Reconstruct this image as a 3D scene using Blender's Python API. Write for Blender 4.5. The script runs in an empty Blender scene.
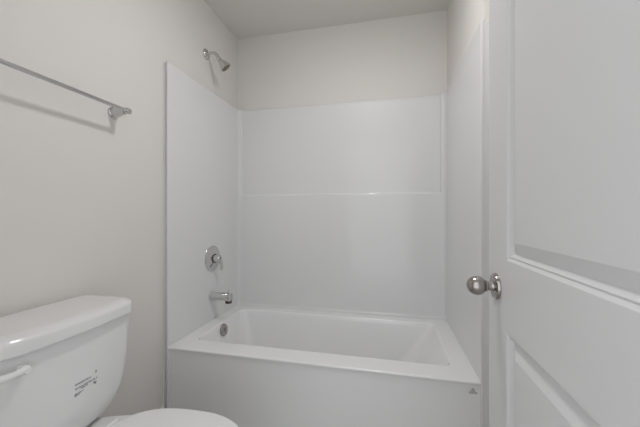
import bpy, bmesh, math
from mathutils import Vector, Matrix
S = bpy.context.scene
COL = S.collection
PI = math.pi

# ---------------------------------------------------------------- camera
cam_data = bpy.data.cameras.new('camera')
cam_data.sensor_fit = 'HORIZONTAL'
cam_data.sensor_width = 36.0
cam_data.lens = 36.0 * 299.75 / 640.0
cam_data.clip_start = 0.01
cam = bpy.data.objects.new('camera', cam_data)
COL.objects.link(cam)
cam.location = (1.124, -1.359, 1.10)
cam.rotation_euler = (PI / 2, 0, 0.222)
S.camera = cam

# ---------------------------------------------------------------- world (even fill light, added, entering by the doorway behind)
world = bpy.data.worlds.new('world')
S.world = world
world.use_nodes = True
bg = world.node_tree.nodes['Background']
bg.inputs['Color'].default_value = (0.95, 0.97, 1.0, 1)
bg.inputs['Strength'].default_value = 1.48
LAMP_EMIT = 109.0

S.view_settings.view_transform = 'Standard'
S.view_settings.look = 'None'
S.view_settings.gamma = 1.0
S.view_settings.use_curve_mapping = False
S.view_settings.exposure = 0.0


# ---------------------------------------------------------------- materials
def mat(name, col, rough=0.5, metal=0.0, coat=0.0, bump=0.0, bscale=200.0, emit=None, spec=0.5, vary=0.0):
    m = bpy.data.materials.new(name)
    m.use_nodes = True
    nt = m.node_tree
    p = nt.nodes['Principled BSDF']
    p.inputs['Base Color'].default_value = (*col, 1)
    p.inputs['Roughness'].default_value = rough
    p.inputs['Metallic'].default_value = metal
    p.inputs['Coat Weight'].default_value = coat
    p.inputs['Coat Roughness'].default_value = 0.04
    p.inputs['Specular IOR Level'].default_value = spec
    tc = nt.nodes.new('ShaderNodeTexCoord')
    if vary:
        n = nt.nodes.new('ShaderNodeTexNoise')
        n.inputs['Scale'].default_value = 3.0
        nt.links.new(tc.outputs['Object'], n.inputs['Vector'])
        mx = nt.nodes.new('ShaderNodeMix')
        mx.data_type = 'RGBA'
        mx.inputs[6].default_value = (*[c * (1 - vary) for c in col], 1)
        mx.inputs[7].default_value = (*[min(1, c * (1 + vary)) for c in col], 1)
        nt.links.new(n.outputs['Fac'], mx.inputs[0])
        nt.links.new(mx.outputs[2], p.inputs['Base Color'])
    if bump:
        n = nt.nodes.new('ShaderNodeTexNoise')
        n.inputs['Scale'].default_value = bscale
        n.inputs['Detail'].default_value = 3
        nt.links.new(tc.outputs['Object'], n.inputs['Vector'])
        b = nt.nodes.new('ShaderNodeBump')
        b.inputs['Strength'].default_value = bump
        b.inputs['Distance'].default_value = 0.002
        nt.links.new(n.outputs['Fac'], b.inputs['Height'])
        nt.links.new(b.outputs['Normal'], p.inputs['Normal'])
    if emit:
        p.inputs['Emission Color'].default_value = (*emit[0], 1)
        p.inputs['Emission Strength'].default_value = emit[1]
    return m


M_WALL = mat('beige_wall_paint', (0.758, 0.73, 0.702), 0.75, bump=0.12, bscale=260, vary=0.012)
M_CEIL = mat('ceiling_paint', (0.78, 0.765, 0.735), 0.9, bump=0.2, bscale=180, vary=0.012)
M_GEL = mat('white_gelcoat', (0.772, 0.774, 0.777), 0.42, coat=0.6)
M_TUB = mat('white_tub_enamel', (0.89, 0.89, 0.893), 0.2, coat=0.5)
M_CHINA = mat('white_vitreous_china', (0.80, 0.80, 0.80), 0.12, coat=0.6)
M_PLAST = mat('white_seat_plastic', (0.82, 0.82, 0.82), 0.25)
M_DOOR = mat('white_door_paint', (0.70, 0.703, 0.706), 0.42, bump=0.05, bscale=120)
M_TRIM = mat('white_trim_paint', (0.78, 0.78, 0.77), 0.4)
M_CHROME = mat('polished_chrome', (0.63, 0.63, 0.63), 0.10, metal=1)
M_NICKEL = mat('satin_nickel', (0.40, 0.38, 0.36), 0.22, metal=1)
M_DARK = mat('dark_rubber_and_shade', (0.06, 0.045, 0.038), 0.6)  # seal rubber and index dot; also the shade drawn in gaps and openings
M_NOZZLE = mat('brown_grey_spray_face', (0.22, 0.18, 0.145), 0.35)
M_INK = mat('grey_ink', (0.10, 0.10, 0.11), 0.6)
M_FLOOR = mat('grey_vinyl_floor', (0.44, 0.43, 0.41), 0.45, bump=0.1, bscale=60, vary=0.08)
M_GLOW = mat('frosted_lamp_glass', (0.9, 0.9, 0.88), 0.5, emit=((1.0, 0.995, 0.985), LAMP_EMIT))
M_CAULK = mat('white_caulk', (0.74, 0.73, 0.71), 0.4)


# ---------------------------------------------------------------- helpers
def obj(name, bm, m, parent=None, smooth=True, loc=None, angle=40):
    bmesh.ops.recalc_face_normals(bm, faces=bm.faces[:])
    me = bpy.data.meshes.new(name)
    bm.to_mesh(me)
    bm.free()
    me.materials.append(m)
    if smooth:
        me.shade_smooth()
        me.set_sharp_from_angle(angle=math.radians(angle))
    o = bpy.data.objects.new(name, me)
    COL.objects.link(o)
    if smooth:
        wn = o.modifiers.new('weighted_normal', 'WEIGHTED_NORMAL')
        wn.keep_sharp = True
        wn.weight = 90
    if parent:
        o.parent = parent
    if loc:
        o.location = loc
    return o


def thing(name, label, cat, loc=(0, 0, 0), group=None):
    o = bpy.data.objects.new(name, None)
    COL.objects.link(o)
    o.location = loc
    o.empty_display_size = 0.05
    o['label'] = label
    o['category'] = cat
    if group:
        o['group'] = group
    return o


def struct(o, label=None):
    o['kind'] = 'structure'
    if label:
        o['label'] = label
    return o


def box(bm, x0, x1, y0, y1, z0, z1):
    r = bmesh.ops.create_cube(bm, size=1)
    for v in r['verts']:
        v.co = Vector(((x0 + x1) / 2 + v.co.x * (x1 - x0), (y0 + y1) / 2 + v.co.y * (y1 - y0), (z0 + z1) / 2 + v.co.z * (z1 - z0)))
    return r['verts']


def loft(bm, loops, closed=True, cap0=False, cap1=False):
    vs = [[bm.verts.new(p) for p in L] for L in loops]
    n = len(vs[0])
    for a, b in zip(vs, vs[1:]):
        for i in range(n if closed else n - 1):
            j = (i + 1) % n
            bm.faces.new((a[i], a[j], b[j], b[i]))
    if cap0:
        bm.faces.new(vs[0])
    if cap1:
        bm.faces.new(vs[-1])
    return vs


def lathe(bm, prof, origin, axis, n=40, sy=1.0):
    """prof = [(distance along axis, radius)]"""
    ax = Vector(axis).normalized()
    up = Vector((0, 0, 1)) if abs(ax.z) < 0.9 else Vector((0, 1, 0))
    u = ax.cross(up).normalized()
    v = u.cross(ax).normalized()
    o = Vector(origin)
    loops = [[o + ax * d + u * (r * math.cos(2 * PI * i / n)) + v * (r * sy * math.sin(2 * PI * i / n)) for i in range(n)] for d, r in prof]
    loft(bm, loops, True, prof[0][1] > 1e-6, prof[-1][1] > 1e-6)


def tube(bm, pts, rad, n=20, flat=1.0, upv=(0, 1, 0)):
    pts = [Vector(p) for p in pts]
    loops = []
    for i, p in enumerate(pts):
        t = (pts[min(i + 1, len(pts) - 1)] - pts[max(i - 1, 0)]).normalized()
        u = Vector(upv)
        u = (u - t * u.dot(t)).normalized()
        w = t.cross(u)
        r = rad[i] if isinstance(rad, (list, tuple)) else rad
        loops.append([p + u * (r * math.cos(2 * PI * k / n)) + w * (r * flat * math.sin(2 * PI * k / n)) for k in range(n)])
    loft(bm, loops, True, True, True)


def rrect(x0, x1, y0, y1, r, z, k=8, side=8):
    """rounded rectangle, fixed number of points, counter-clockwise"""
    pts = []
    cs = [(x1 - r, y0 + r, -PI / 2), (x1 - r, y1 - r, 0), (x0 + r, y1 - r, PI / 2), (x0 + r, y0 + r, PI)]
    for ci, (cx, cy, a0) in enumerate(cs):
        for i in range(k + 1):
            a = a0 + PI / 2 * i / k
            pts.append(Vector((cx + r * math.cos(a), cy + r * math.sin(a), z)))
        nx, ny, na = cs[(ci + 1) % 4]
        q = Vector((nx + r * math.cos(na), ny + r * math.sin(na), z))
        p = pts[-1].copy()
        for i in range(1, side):
            pts.append(p.lerp(q, i / side))
    return pts


def bezier(p0, p1, p2, n):
    p0, p1, p2 = Vector(p0), Vector(p1), Vector(p2)
    return [p0 * (1 - t) ** 2 + p1 * 2 * t * (1 - t) + p2 * t * t for t in [i / n for i in range(n + 1)]]


# ================================================================ the setting
HC = 2.47
XL = -0.028
W = 1.5

b = bmesh.new(); box(b, XL - 0.1, XL, -1.37, 0.90, 0, HC)
struct(obj('wall_left', b, M_WALL, smooth=False), 'smooth beige painted wall behind the toilet and towel bar')
b = bmesh.new(); box(b, XL, 1.66, 0.797, 0.90, 0, HC)
struct(obj('wall_back', b, M_WALL, smooth=False), 'beige painted wall above the tub surround')
b = bmesh.new()
pl = [(1.515, 0.012), (1.515, 0.797), (1.66, 0.797), (1.66, -1.37), (1.56, -1.37), (1.56, 0.012)]
loft(b, [[(x, y, 0) for x, y in pl], [(x, y, HC) for x, y in pl]], True, True, True)
struct(obj('wall_right', b, M_WALL, smooth=False), 'beige painted wall on the right of the tub alcove')
# wall with the doorway the photograph is taken from
DX0, DX1, DZ = 0.60, 1.445, 2.05
b = bmesh.new()
box(b, XL, DX0, -1.37, -1.25, 0, HC)
box(b, DX1, 1.56, -1.37, -1.25, 0, HC)
box(b, DX0, DX1, -1.37, -1.25, DZ, HC)
struct(obj('wall_front', b, M_WALL, smooth=False))
b = bmesh.new(); box(b, XL - 0.1, 1.66, -1.37, 0.90, HC, HC + 0.08)
struct(obj('ceiling', b, M_CEIL, smooth=False), 'off-white ceiling above the tub alcove')
b = bmesh.new(); box(b, XL - 0.1, 1.66, -2.6, 0.90, -0.08, 0)
struct(obj('floor', b, M_FLOOR, smooth=False))


def baseboard(name, pts):
    """pts: run on the floor, profile grows to the left-hand side of the run"""
    bm = bmesh.new()
    prof = [(0, 0), (0.012, 0), (0.012, 0.07), (0.008, 0.082), (0.003, 0.09), (0, 0.09)]
    (x0, y0), (x1, y1) = pts
    d = Vector((x1 - x0, y1 - y0, 0)).normalized()
    nrm = Vector((-d.y, d.x, 0))
    loft(bm, [[Vector((x, y, 0)) + nrm * o + Vector((0, 0, h)) for o, h in prof] for x, y in pts], True, True, True)
    return struct(obj(name, bm, M_TRIM, smooth=False))


baseboard('baseboard_left', [(XL, -0.004), (XL, -1.25)])
baseboard('baseboard_right', [(1.56, -1.25), (1.56, -0.004)])

# caulk bead where the tub unit meets the left wall
b = bmesh.new()
tube(b, [(XL + 0.001, -0.003, 0.092), (XL + 0.001, -0.003, 0.18), (XL, -0.002, 0.30)], [0.006, 0.004, 0.0018], 10)
struct(obj('trim_1', b, M_CAULK), 'white caulk bead between tub apron and beige wall')

# ================================================================ door (open, seen from its face)
FX, BX = 1.39, 1.425            # faces
DY1, DY0 = -0.473, -1.240
PZ = [(0.20, 0.829), (0.991, 1.90)]
PY = (DY0 + 0.119, DY1 - 0.119)
PROF = [(0, 0), (0.0015, 0.0004), (0.0075, 0.0056), (0.0088, 0.0056), (0.0102, 0.0042), (0.0115, 0.0046), (0.0185, 0.0115), (0.0195, 0.0115), (0.026, 0.0085), (0.045, 0.0012), (0.047, 0.0012)]


def door_mesh():
    bm = bmesh.new()
    for fx, sg in ((FX, 1), (BX, -1)):
        ys = [DY0, PY[0], PY[1], DY1]
        zs = [0.012, PZ[0][0], PZ[0][1], PZ[1][0], PZ[1][1], 2.035]
        for i in range(3):
            for j in range(5):
                if i == 1 and j in (1, 3):
                    y0, y1, z0, z1 = ys[1], ys[2], zs[j], zs[j + 1]
                    loops = [[(fx + sg * d, y0 + w, z0 + w), (fx + sg * d, y1 - w, z0 + w), (fx + sg * d, y1 - w, z1 - w), (fx + sg * d, y0 + w, z1 - w)] for w, d in PROF]
                    loft(bm, loops, True, False, True)
                else:
                    bm.faces.new([bm.verts.new((fx, a, c)) for a, c in ((ys[i], zs[j]), (ys[i + 1], zs[j]), (ys[i + 1], zs[j + 1]), (ys[i], zs[j + 1]))])
    e = [(DY0, 0.012), (DY1, 0.012), (DY1, 2.035), (DY0, 2.035)]
    loft(bm, [[(FX, y, z) for y, z in e], [(BX, y, z) for y, z in e]], True)
    bmesh.ops.remove_doubles(bm, verts=bm.verts[:], dist=1e-5)
    return bm


door = struct(obj('door_1', door_mesh(), M_DOOR, angle=18), 'open white two-panel door on the right with a satin nickel knob')
KY, KZ = -0.531, 0.918
for sg, x in ((-1, FX), (1, BX)):
    b = bmesh.new()
    # neck and egg-shaped ball
    prof = [(0.004, 0.0135), (0.012, 0.0125), (0.018, 0.0105), (0.0225, 0.0120), (0.0235, 0.0140)]
    for i in range(1, 20):
        a = PI * i / 20
        if i < 4:
            continue
        prof.append((0.046 - 0.0235 * math.cos(a), 0.0236 * math.sin(a) ** 0.94))
    prof.append((0.0695, 0.0))
    lathe(b, prof, (x, KY, KZ), (sg, 0, 0), 40)
    k = obj('door_knob', b, M_NICKEL, door)
    k['label'] = 'satin nickel ball knob'
    b = bmesh.new()
    lathe(b, [(0, 0.032), (0.003, 0.0323), (0.007, 0.0307), (0.0085, 0.0265), (0.0095, 0.024), (0.0095, 0.0)], (x, KY, KZ), (sg, 0, 0), 44)
    r = obj('rosette', b, M_NICKEL, k)
b = bmesh.new()
box(b, FX + 0.006, BX - 0.006, DY1 - 0.001, DY1 + 0.0015, KZ - 0.028, KZ + 0.028)
box(b, FX + 0.011, BX - 0.011, DY1, DY1 + 0.009, KZ - 0.009, KZ + 0.009)
obj('latch_plate', b, M_NICKEL, door, smooth=False)
for z in (0.25, 1.05, 1.82):
    b = bmesh.new()
    lathe(b, [(0, 0.006), (0.09, 0.006)], (FX - 0.004, DY0 - 0.006, z), (0, 0, 1), 14)
    obj('hinge', b, M_NICKEL, door)

# ================================================================ bathtub
RZ = 0.40
tub = thing('bathtub', 'white alcove bathtub with a flat front apron, built in below the surround', 'bathtub', (0.75, 0.39, 0))
TUB_L = Vector((0.75, 0.39, 0))


def local(bm, o):
    for v in bm.verts:
        v.co -= o
    return bm


b = bmesh.new()
YB = 0.760
loops = [
    rrect(-0.002, 1.502, 0.007, YB, 0.002, 0.0),
    rrect(-0.002, 1.502, 0.006, YB, 0.002, RZ - 0.04),
    rrect(-0.002, 1.502, 0.005, YB, 0.002, RZ - 0.018),
    rrect(-0.002, 1.502, 0.001, YB, 0.002, RZ - 0.013),
    rrect(-0.002, 1.502, 0.000, YB, 0.002, RZ - 0.008),
    rrect(-0.002, 1.502, 0.0015, YB, 0.002, RZ - 0.003),
    rrect(-0.002, 1.502, 0.006, YB, 0.002, RZ),
]
# basin: (left, right, front, back, corner radius, depth)
for l, r, f, bk, cr, z in [
    (0.078, 1.415, 0.112, 0.668, 0.040, 0.0),
    (0.081, 1.411, 0.116, 0.665, 0.041, -0.0015),
    (0.084, 1.407, 0.120, 0.661, 0.042, -0.007),
    (0.088, 1.395, 0.126, 0.656, 0.046, -0.030),
    (0.100, 1.345, 0.138, 0.645, 0.060, -0.12),
    (0.125, 1.265, 0.160, 0.622, 0.085, -0.24),
    (0.150, 1.215, 0.180, 0.600, 0.100, -0.30),
    (0.190, 1.160, 0.215, 0.565, 0.090, -0.325),
    (0.240, 1.110, 0.260, 0.520, 0.070, -0.332),
]:
    loops.append(rrect(l, r, f, bk, cr, RZ + z))
loft(b, loops, True, False, True)
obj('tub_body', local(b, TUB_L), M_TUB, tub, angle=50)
# overflow plate on the sloped drain end
b = bmesh.new()
nrm = Vector((1, 0, 0.15)).normalized()
oc = Vector((0.091, 0.386, 0.351))
lathe(b, [(0, 0.038), (0.006, 0.0385), (0.012, 0.035), (0.015, 0.027), (0.0155, 0.012), (0.0145, 0.010), (0.0145, 0.0)], oc - TUB_L, nrm, 36)
ov = obj('overflow_plate', b, M_NICKEL, tub)
ov['label'] = 'round chrome overflow plate'
b = bmesh.new()
box(b, -0.003, 0.004, -0.0035, 0.0035, -0.012, 0.010)
for v in b.verts:
    v.co += oc - TUB_L + nrm * 0.016
obj('trip_lever', b, M_CHROME, ov)
b = bmesh.new()
lathe(b, [(0, 0.036), (0.003, 0.034), (0.004, 0.024), (0.002, 0.022), (0.002, 0.0)], Vector((0.33, 0.39, 0.0685)) - TUB_L, (0, 0, 1), 32)
obj('drain', b, M_CHROME, tub)
# small moulded emblem under the right end of the rim: a triangle over a bar
b = bmesh.new()
cx, cz, yf = 1.472, 0.358, 0.0056
tri = [(cx - 0.010, cz - 0.002), (cx + 0.010, cz - 0.002), (cx + 0.004, cz + 0.010), (cx - 0.002, cz + 0.012)]
loft(b, [[(x, yf, z) for x, z in tri], [(x, yf - 0.0015, z) for x, z in tri]], True, False, True)
box(b, cx - 0.016, cx + 0.016, yf - 0.0015, yf + 0.001, cz - 0.012, cz - 0.004)
em = obj('emblem', local(b, TUB_L), mat('emblem_grey', (0.50, 0.50, 0.51), 0.5), tub, smooth=False)
em['label'] = 'small grey emblem'

# ================================================================ shower surround
TZ = 1.90
sur = thing('shower_surround', 'glossy white three-sided surround with a ledge line across its back, above the bathtub', 'shower surround', (0.75, 0.39, RZ))
SUR_L = Vector((0.75, 0.39, RZ))
YF = 0.735


def back_section(y, z, lift=0.0, grow=0.0):
    """left fillet, small step, straight back, step, right fillet; lift pulls the fillet forward at the cove"""
    r, n, m = 0.022, 8, 24
    half = []
    yf = YLOW - lift
    for i in range(n + 1):
        a = PI - PI / 2 * i / n
        half.append((r + r * math.cos(a) - grow * (1 - i / n), YF + (yf - YF) * math.sin(a)))
    d = y - yf
    half += [(r + 0.004, yf + 0.0), (r + 0.0065, yf + d * 0.12), (r + 0.008, yf + d * 0.4), (r + 0.0095, yf + d * 0.8), (r + 0.0125, y)]
    x0 = half[-1][0]
    pts = [Vector((a, b_, z)) for a, b_ in half]
    for i in range(1, m):
        pts.append(Vector((x0 + (W - 2 * x0) * i / m, y, z)))
    pts += [Vector((W - a, b_, z)) for a, b_ in reversed(half)]
    return pts


YLOW, YUP = 0.763, 0.782
b = bmesh.new()
secs = []
for i in range(7):                       # cove from the rim
    a = PI / 2 * i / 6
    c = 0.016 * (1 - math.sin(a))
    secs.append(back_section(YLOW - c, RZ + 0.001 + 0.016 * (1 - math.cos(a)), c))
secs.append(back_section(YLOW, 0.8))
LZ = 1.241
secs.append(back_section(YLOW, LZ - 0.011))
for i in range(1, 7):
    a = PI / 2 * i / 6
    secs.append(back_section(YLOW + 0.010 * (1 - math.cos(a)), LZ - 0.011 + 0.010 * math.sin(a)))
secs.append(back_section(YUP - 0.005, LZ + 0.0005))
secs.append(back_section(YUP - 0.0015, LZ + 0.003))
secs.append(back_section(YUP, LZ + 0.009))
for dy, dz, lf, gr in ((0, 0.018, 0, 0), (-0.001, 0.013, 0, 0), (-0.0025, 0.009, 0, 0), (-0.002, 0.005, 0, 0), (0.001, 0.0015, 0, 0.003), (0.006, 0.0, -0.004, 0.008), (0.012, 0.0, -0.010, 0.011)):
    secs.append(back_section(YUP + dy, TZ - dz, lf, gr))
loft(b, secs, False)
obj('back_panel', local(b, SUR_L), M_GEL, sur, angle=60)


def side_panel(right):
    fl = 0.046 if right else 0.0275
    if right:
        sec = [(-fl, 0.010), (-fl, 0.002), (-fl + 0.0012, -0.002), (-fl + 0.004, -0.0035), (-fl + 0.008, 0.0), (-0.014, 0.0), (-0.0095, -0.003)]
    else:
        sec = [(-fl, 0.006), (-fl, 0.000), (-fl + 0.0015, -0.0025), (-fl + 0.004, -0.0015), (-fl + 0.005, 0.009), (-0.0075, 0.009), (-0.006, 0.000)]
    sec += [(-0.0045, -0.002), (-0.0015, -0.0012), (-0.0002, 0.002), (0, 0.008), (0, 0.2), (0, 0.45), (0, YF)]
    bm = bmesh.new()
    sx = (lambda x: W - x) if right else (lambda x: x)
    loops = []
    for z, g in ((0.001, 0), (RZ - 0.03, 0), (RZ + 0.0005, 0), (RZ + 0.02, 0), (TZ - 0.006, 0), (TZ - 0.002, 0.0015), (TZ, 0.004), (TZ, 0.012)):
        L = []
        for i, (x, y) in enumerate(sec):
            gx = min(g, max(0, fl + x)) if i > 5 else 0
            yy = y + (g * 0.5 if i <= 10 else 0)
            L.append(Vector((sx(x - gx), yy, z)))
        loops.append(L)
    loft(bm, loops, False)
    # the low part beside the tub stays a narrow flange only
    kill = [f for f in bm.faces if f.calc_center_median().z < RZ and f.calc_center_median().y > 0.015]
    bmesh.ops.delete(bm, geom=kill, context='FACES')
    o = obj('side_panel', local(bm, SUR_L), M_GEL, sur, angle=50)
    o['label'] = 'right side panel' if right else 'left side panel with the chrome fittings'
    return o


side_panel(False)
side_panel(True)

# ================================================================ shower head
sh = thing('shower_fixture', 'chrome cone shower head on a bent arm, high on the beige wall above the surround', 'shower head', (XL, 0.378, 2.135))
O = Vector((XL, 0.378, 2.135))
b = bmesh.new()
lathe(b, [(0, 0.034), (0.004, 0.034), (0.009, 0.030), (0.014, 0.020), (0.017, 0.012)], (0, 0, 0), (1, 0, 0), 36)
obj('wall_flange', b, M_CHROME, sh)
b = bmesh.new()
pts = [Vector((0.0, 0, 0)), Vector((0.03, 0, 0.003)), Vector((0.05, 0, 0.003))] + bezier((0.052, 0, 0.003), (0.072, 0, 0.002), (0.084, 0, -0.024), 8) + [Vector((0.093, 0.004, -0.042))]
tube(b, pts, 0.0095, 18)
obj('shower_arm', b, M_CHROME, sh)
ax = Vector((0.58, 0.30, -0.77)).normalized()
hp = Vector((0.088, 0, -0.034))
b = bmesh.new()
lathe(b, [(0, 0.013), (0.004, 0.0145), (0.014, 0.0145), (0.017, 0.012), (0.020, 0.0125), (0.026, 0.018), (0.036, 0.023), (0.052, 0.029), (0.064, 0.0345), (0.069, 0.036), (0.075, 0.0355), (0.077, 0.033), (0.075, 0.031)], hp, ax, 40)
hd = obj('shower_head', b, M_CHROME, sh)
b = bmesh.new()
lathe(b, [(0.070, 0.032), (0.0755, 0.031), (0.0755, 0.0)], hp, ax, 36)
u = ax.cross(Vector((0, 1, 0))).normalized(); v_ = ax.cross(u)
for rr, nn in ((0.010, 6), (0.018, 10), (0.026, 14)):
    for i in range(nn):
        a = 2 * PI * i / nn
        lathe(b, [(0.0755, 0.0016), (0.078, 0.0012), (0.078, 0)], hp + u * rr * math.cos(a) + v_ * rr * math.sin(a), ax, 8)
o = obj('spray_face', b, M_NOZZLE, hd)
o['label'] = 'brown-grey nozzle face'

# ================================================================ valve
va = thing('shower_valve', 'round chrome shower valve trim with a downward lever, above the tub spout', 'shower valve', (0, 0.405, 0.806))
b = bmesh.new()
lathe(b, [(0, 0.083), (0.003, 0.0835), (0.0065, 0.081), (0.009, 0.074), (0.0105, 0.062), (0.013, 0.05), (0.017, 0.036), (0.019, 0.033), (0.019, 0.0)], (0, 0, 0), (1, 0, 0), 48)
obj('escutcheon', b, M_CHROME, va)
b = bmesh.new()
lathe(b, [(0.014, 0.026), (0.030, 0.0245), (0.034, 0.022), (0.035, 0.0265), (0.052, 0.0255), (0.058, 0.022), (0.061, 0.014), (0.062, 0.0)], (0, 0, 0), (1, 0, 0), 36)
# lever sweeping down and out
lp = bezier((0.046, 0.002, 0.006), (0.066, 0.012, -0.020), (0.058, 0.020, -0.082), 12)
tube(b, lp, [0.015, 0.0165, 0.017, 0.0165, 0.0155, 0.0145, 0.0135, 0.0125, 0.012, 0.0115, 0.011, 0.0095, 0.004], 18, flat=0.6)
obj('handle', b, M_CHROME, va)
b = bmesh.new()
lathe(b, [(0.012, 0.0305), (0.0225, 0.0300), (0.0235, 0.028), (0.0235, 0.0)], (0, 0, 0), (1, 0, 0), 32)
obj('hub_shadow_ring', b, M_DARK, va)  # dark ring stands in for the shadow gap behind the handle hub
b = bmesh.new()
lathe(b, [(0.0, 0.0055), (0.0008, 0.0055), (0.0008, 0)], (0.0615, 0, 0.004), (1, 0, 0), 16)
obj('index_dot', b, M_DARK, va)

# ================================================================ tub spout
sp = thing('tub_spout', 'short chrome tub spout with a small pull-up diverter, on the left panel over the rim', 'tub spout', (0, 0.395, 0.562))
b = bmesh.new()
loops = []
for x, ry, rz, dz in [(0.0, 0.029, 0.029, 0), (0.003, 0.030, 0.030, 0), (0.010, 0.0295, 0.0295, 0), (0.02, 0.0265, 0.0265, 0), (0.05, 0.0255, 0.0255, 0.001), (0.09, 0.0255, 0.0255, 0.002), (0.105, 0.026, 0.0265, 0.001),
                      (0.120, 0.0265, 0.0295, -0.002), (0.134, 0.026, 0.0300, -0.003), (0.141, 0.023, 0.027, -0.003), (0.144, 0.016, 0.020, -0.003)]:
    loops.append([Vector((x, ry * math.cos(2 * PI * i / 32), dz + rz * math.sin(2 * PI * i / 32))) for i in range(32)])
loft(b, loops, True, True, True)
obj('spout_body', b, M_CHROME, sp)
b = bmesh.new()
lathe(b, [(0, 0.0205), (0.018, 0.0215), (0.018, 0.0)], (0.124, 0, -0.0385), (0, 0, 1), 24)
obj('outlet', b, M_DARK, sp)  # dark plug painted as the shaded opening of the spout
b = bmesh.new()
lathe(b, [(0, 0.0035), (0.010, 0.0035), (0.011, 0.0065), (0.016, 0.007), (0.019, 0.005), (0.0195, 0)], (0.126, 0, 0.024), (0, 0, 1), 18)
obj('diverter_knob', b, M_CHROME, sp)

# ================================================================ towel bar
TBX, TBZ = 0.052, 1.533
tb = thing('towel_bar', 'thin chrome towel bar with flared end post, on the beige wall over the toilet', 'towel bar', (XL, -0.60, TBZ))
b = bmesh.new()
lathe(b, [(0, 0.0072), (0.61, 0.0072)], (TBX - XL, -0.299, 0), (0, 1, 0), 20)
obj('bar', b, M_CHROME, tb)
for y in (0.302, -0.299):
    b = bmesh.new()
    lathe(b, [(0, 0.025), (0.005, 0.0255), (0.008, 0.024), (0.010, 0.021), (0.016, 0.0215), (0.019, 0.019), (0.032, 0.0175), (0.034, 0.0155), (0.048, 0.0135), (0.056, 0.0115), (0.064, 0.012)], (0, y, 0), (1, 0, 0), 28)
    s = 1 if y > 0 else -1
    lathe(b, [(-0.014, 0.0), (-0.014, 0.0105), (-0.012, 0.0122), (0.004, 0.0125), (0.007, 0.0105), (0.0095, 0.0085), (0.011, 0.0055), (0.0112, 0)], (TBX - XL, y, 0), (0, s, 0), 24)
    obj('end_post', b, M_CHROME, tb)

# ================================================================ toilet
TY = -0.634
T = thing('toilet', 'white two-piece toilet with closed lid against the left wall', 'toilet', (0.0, TY, 0))


def tank_section(z, hw, xf, bow, r, x0=XL + 0.012, grow=0.0):
    pts = rrect(x0 - 0, xf + grow, -hw - grow, hw + grow, r, z, 8, 12)
    out = []
    for p in pts:
        t = (p.x - x0) / (xf - x0)
        out.append(Vector((p.x + bow * (1 - (p.y / hw) ** 2) * max(0, t) ** 2, p.y, p.z)))
    return out


def tank_hw(z):
    t = [(0.406, 0.134), (0.415, 0.150), (0.425, 0.163), (0.44, 0.177), (0.46, 0.191), (0.49, 0.206), (0.53, 0.2145), (0.60, 0.220), (0.70, 0.2225), (0.74, 0.2225)]
    for (z0, a), (z1, c) in zip(t, t[1:]):
        if z <= z1:
            return a + (c - a) * (z - z0) / (z1 - z0)
    return t[-1][1]


def tank_xf(z):
    t = [(0.406, 0.150), (0.42, 0.166), (0.45, 0.176), (0.55, 0.184), (0.74, 0.194)]
    for (z0, a), (z1, c) in zip(t, t[1:]):
        if z <= z1:
            return a + (c - a) * (z - z0) / (z1 - z0)
    return t[-1][1]


BOW = 0.022
b = bmesh.new()
zs = [0.4065, 0.415, 0.425, 0.44, 0.46, 0.49, 0.53, 0.60, 0.66, 0.70, 0.742]
loft(b, [tank_section(z, tank_hw(z), tank_xf(z), BOW, 0.045) for z in zs], True, True, True)
obj('tank', b, M_CHINA, T, angle=60)
b = bmesh.new()
LL = [(0.741, -0.006), (0.741, 0.002), (0.743, 0.0048), (0.748, 0.0055), (0.772, 0.0055), (0.778, 0.0040), (0.7835, -0.001), (0.787, -0.008), (0.790, -0.018), (0.7915, -0.034)]
loops = []
for z, g in LL:
    loops.append(tank_section(z, 0.216 + g, 0.205 + g, 0.024, 0.045 + g * 0.8, x0=XL + 0.010 - min(0, g) * 0.6))
loft(b, loops, True, True, True)
obj('tank_lid', b, M_CHINA, T, angle=60)

# flush lever
hx = tank_xf(0.69) + BOW * (1 - (0.158 / 0.215) ** 2)
b = bmesh.new()
lathe(b, [(-0.004, 0.013), (0.008, 0.0125), (0.010, 0.009), (0.020, 0.009), (0.026, 0.0105), (0.031, 0.008), (0.032, 0)], (hx, -0.144, 0.700), (1, 0, 0), 24)
pts = bezier((hx + 0.018, -0.136, 0.704), (hx + 0.030, -0.170, 0.698), (hx + 0.016, -0.225, 0.706), 12)
tube(b, pts, [0.007, 0.0105, 0.0105, 0.0095, 0.009, 0.0085, 0.0085, 0.0085, 0.009, 0.0095, 0.010, 0.0095, 0.006], 16, upv=(0, 0, 1))
o = obj('flush_lever', b, M_PLAST, T)
o['label'] = 'white flush lever'

# small printed notice: rows of short grey words
b = bmesh.new()


def on_tank(y, z):
    return tank_xf(z) + BOW * (1 - (y / tank_hw(z)) ** 2) + 0.0006


def word(y0, y1, z, h):
    n = max(1, int((y1 - y0) / 0.0022))
    for i in range(n):
        a = y0 + (y1 - y0) * i / n
        c = a + (y1 - y0) / n * 0.66
        k = (i * 7 + int(abs(y0) * 9000)) % 4
        z0, z1 = z - h * (0.5 if k != 1 else 0.2), z + h * (0.5 if k != 2 else 0.25)
        bm_q = [(on_tank(a, z0), a, z0), (on_tank(c, z0), c, z0), (on_tank(c, z1), c, z1), (on_tank(a, z1), a, z1)]
        b.faces.new([b.verts.new(p) for p in bm_q])


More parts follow.
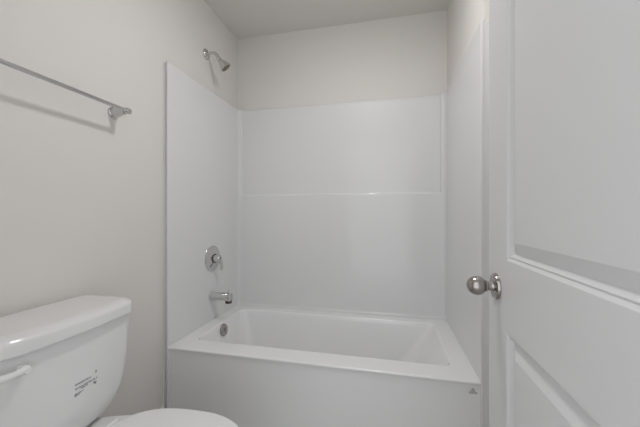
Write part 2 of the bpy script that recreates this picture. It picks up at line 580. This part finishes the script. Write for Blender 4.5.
rows = [(0.580, [(-0.006, 0.008), (0.0095, 0.022), (0.024, 0.036), (0.038, 0.043)]),
        (0.567, [(-0.006, 0.004), (0.006, 0.018), (0.020, 0.034), (0.036, 0.046), (0.048, 0.060), (0.062, 0.066)]),
        (0.561, [(0.012, 0.026), (0.028, 0.034)]),
        (0.551, [(-0.006, 0.004), (0.006, 0.014), (0.016, 0.022)]),
        (0.546, [(-0.006, 0.003), (0.005, 0.009)]),
        (0.588, [(0.058, 0.064)]), (0.592, [(0.059, 0.063)]),
        (0.556, [(0.052, 0.064)]), (0.552, [(0.055, 0.064)])]
for z, ws in rows:
    for a, c in ws:
        word(a - 0.002, c - 0.002, z + 0.003, 0.0042)
o = obj('printed_notice', b, M_INK, T, smooth=False)
o['label'] = 'tiny grey printed text lines'

# tank seal, widened as a painted shadow line in the gap above the bowl
b = bmesh.new()
loft(b, [rrect(0.035, 0.152, -0.133, 0.133, 0.03, z) for z in (0.396, 0.409)], True, True, True)
obj('gasket_shadow', b, M_DARK, T)


def egg(x0, x1, hw, z, n=64, px=0.56, back=2.4, front=2.0):
    """elongated outline: widest at px of its length"""
    xm = x0 + (x1 - x0) * px
    pts = []
    for i in range(n):
        a = 2 * PI * i / n
        c, s = math.cos(a), math.sin(a)
        e = front if c > 0 else back
        k = (abs(c) ** e + abs(s) ** e) ** (-1 / e)
        L = (x1 - xm) if c > 0 else (xm - x0)
        pts.append(Vector((xm + L * c * k, hw * s * k, z)))
    return pts


# bowl: pedestal, flare, rim, and the deck the tank sits on
b = bmesh.new()
loops = [egg(0.10, 0.60, 0.105, 0.001), egg(0.10, 0.60, 0.108, 0.03), egg(0.12, 0.59, 0.095, 0.06), egg(0.13, 0.60, 0.092, 0.16),
         egg(0.13, 0.64, 0.110, 0.22), egg(0.10, 0.70, 0.150, 0.30), egg(0.06, 0.735, 0.176, 0.355), egg(0.04, 0.741, 0.180, 0.385, back=1.8),
         egg(0.04, 0.739, 0.178, 0.395, back=1.8), egg(0.045, 0.731, 0.171, 0.399, back=1.8)]
loft(b, loops, True, True, True)
obj('bowl', b, M_CHINA, T, angle=60)
b = bmesh.new()
for z0, z1, dw in ((0.400, 0.414, 0.0),):
    outer = [egg(0.268, 0.752, 0.186 - g, z, back=2.8) for z, g in ((z0, 0.003), (z0 + 0.003, 0.0), (z1 - 0.003, 0.0), (z1, 0.003))]
    inner = [egg(0.345, 0.665, 0.115, z, back=2.3) for z in (z1, z0)]
    L = outer + inner
    loft(b, L + [L[0]], True)
bmesh.ops.remove_doubles(b, verts=b.verts[:], dist=1e-6)
obj('seat', b, M_PLAST, T, angle=50)
b = bmesh.new()
loops = []
for z, g in ((0.4155, 0.004), (0.4175, 0.0), (0.4245, 0.0), (0.4275, 0.0025), (0.4295, 0.007), (0.4305, 0.014), (0.4325, 0.05), (0.4335, 0.09), (0.434, 0.13)):
    loops.append(egg(0.262 + g, 0.745 - g, 0.185 - g, z, back=2.8))
loft(b, loops, True, True, True)
obj('seat_lid', b, M_PLAST, T, angle=60)
for y in (-0.07, 0.07):
    b = bmesh.new()
    lathe(b, [(-0.022, 0.0), (-0.022, 0.010), (-0.02, 0.012), (0.02, 0.012), (0.022, 0.010), (0.022, 0.0)], (0.252, y, 0.4125), (0, 1, 0), 20)
    obj('seat_hinge', b, M_PLAST, T)
for y in (-0.095, 0.095):
    b = bmesh.new()
    lathe(b, [(0, 0.013), (0.006, 0.012), (0.012, 0.007), (0.014, 0)], (0.34, y * 1.02, 0.028), (0, 1 if y > 0 else -1, 0.6), 18)
    obj('bolt_cap', b, M_PLAST, T)

# ================================================================ ceiling lamp (above the picture)
LX, LY = 0.97, -0.27
cl = thing('ceiling_lamp', 'round frosted ceiling lamp in the middle of the bathroom ceiling', 'ceiling light', (LX, LY, HC))
b = bmesh.new()
lathe(b, [(0, 0.105), (0.018, 0.105), (0.034, 0.092), (0.034, 0.087), (0.020, 0.087), (0.020, 0.0)], (0, 0, 0), (0, 0, -1), 40)
obj('lamp_base', b, M_NICKEL, cl)
b = bmesh.new()
lathe(b, [(0.030, 0.087)] + [(0.034 + 0.019 * math.sin(PI / 2 * i / 8), 0.087 * math.cos(PI / 2 * i / 8)) for i in range(1, 8)] + [(0.053, 0.0)], (0, 0, 0), (0, 0, -1), 40)
obj('lamp_shade', b, M_GLOW, cl)
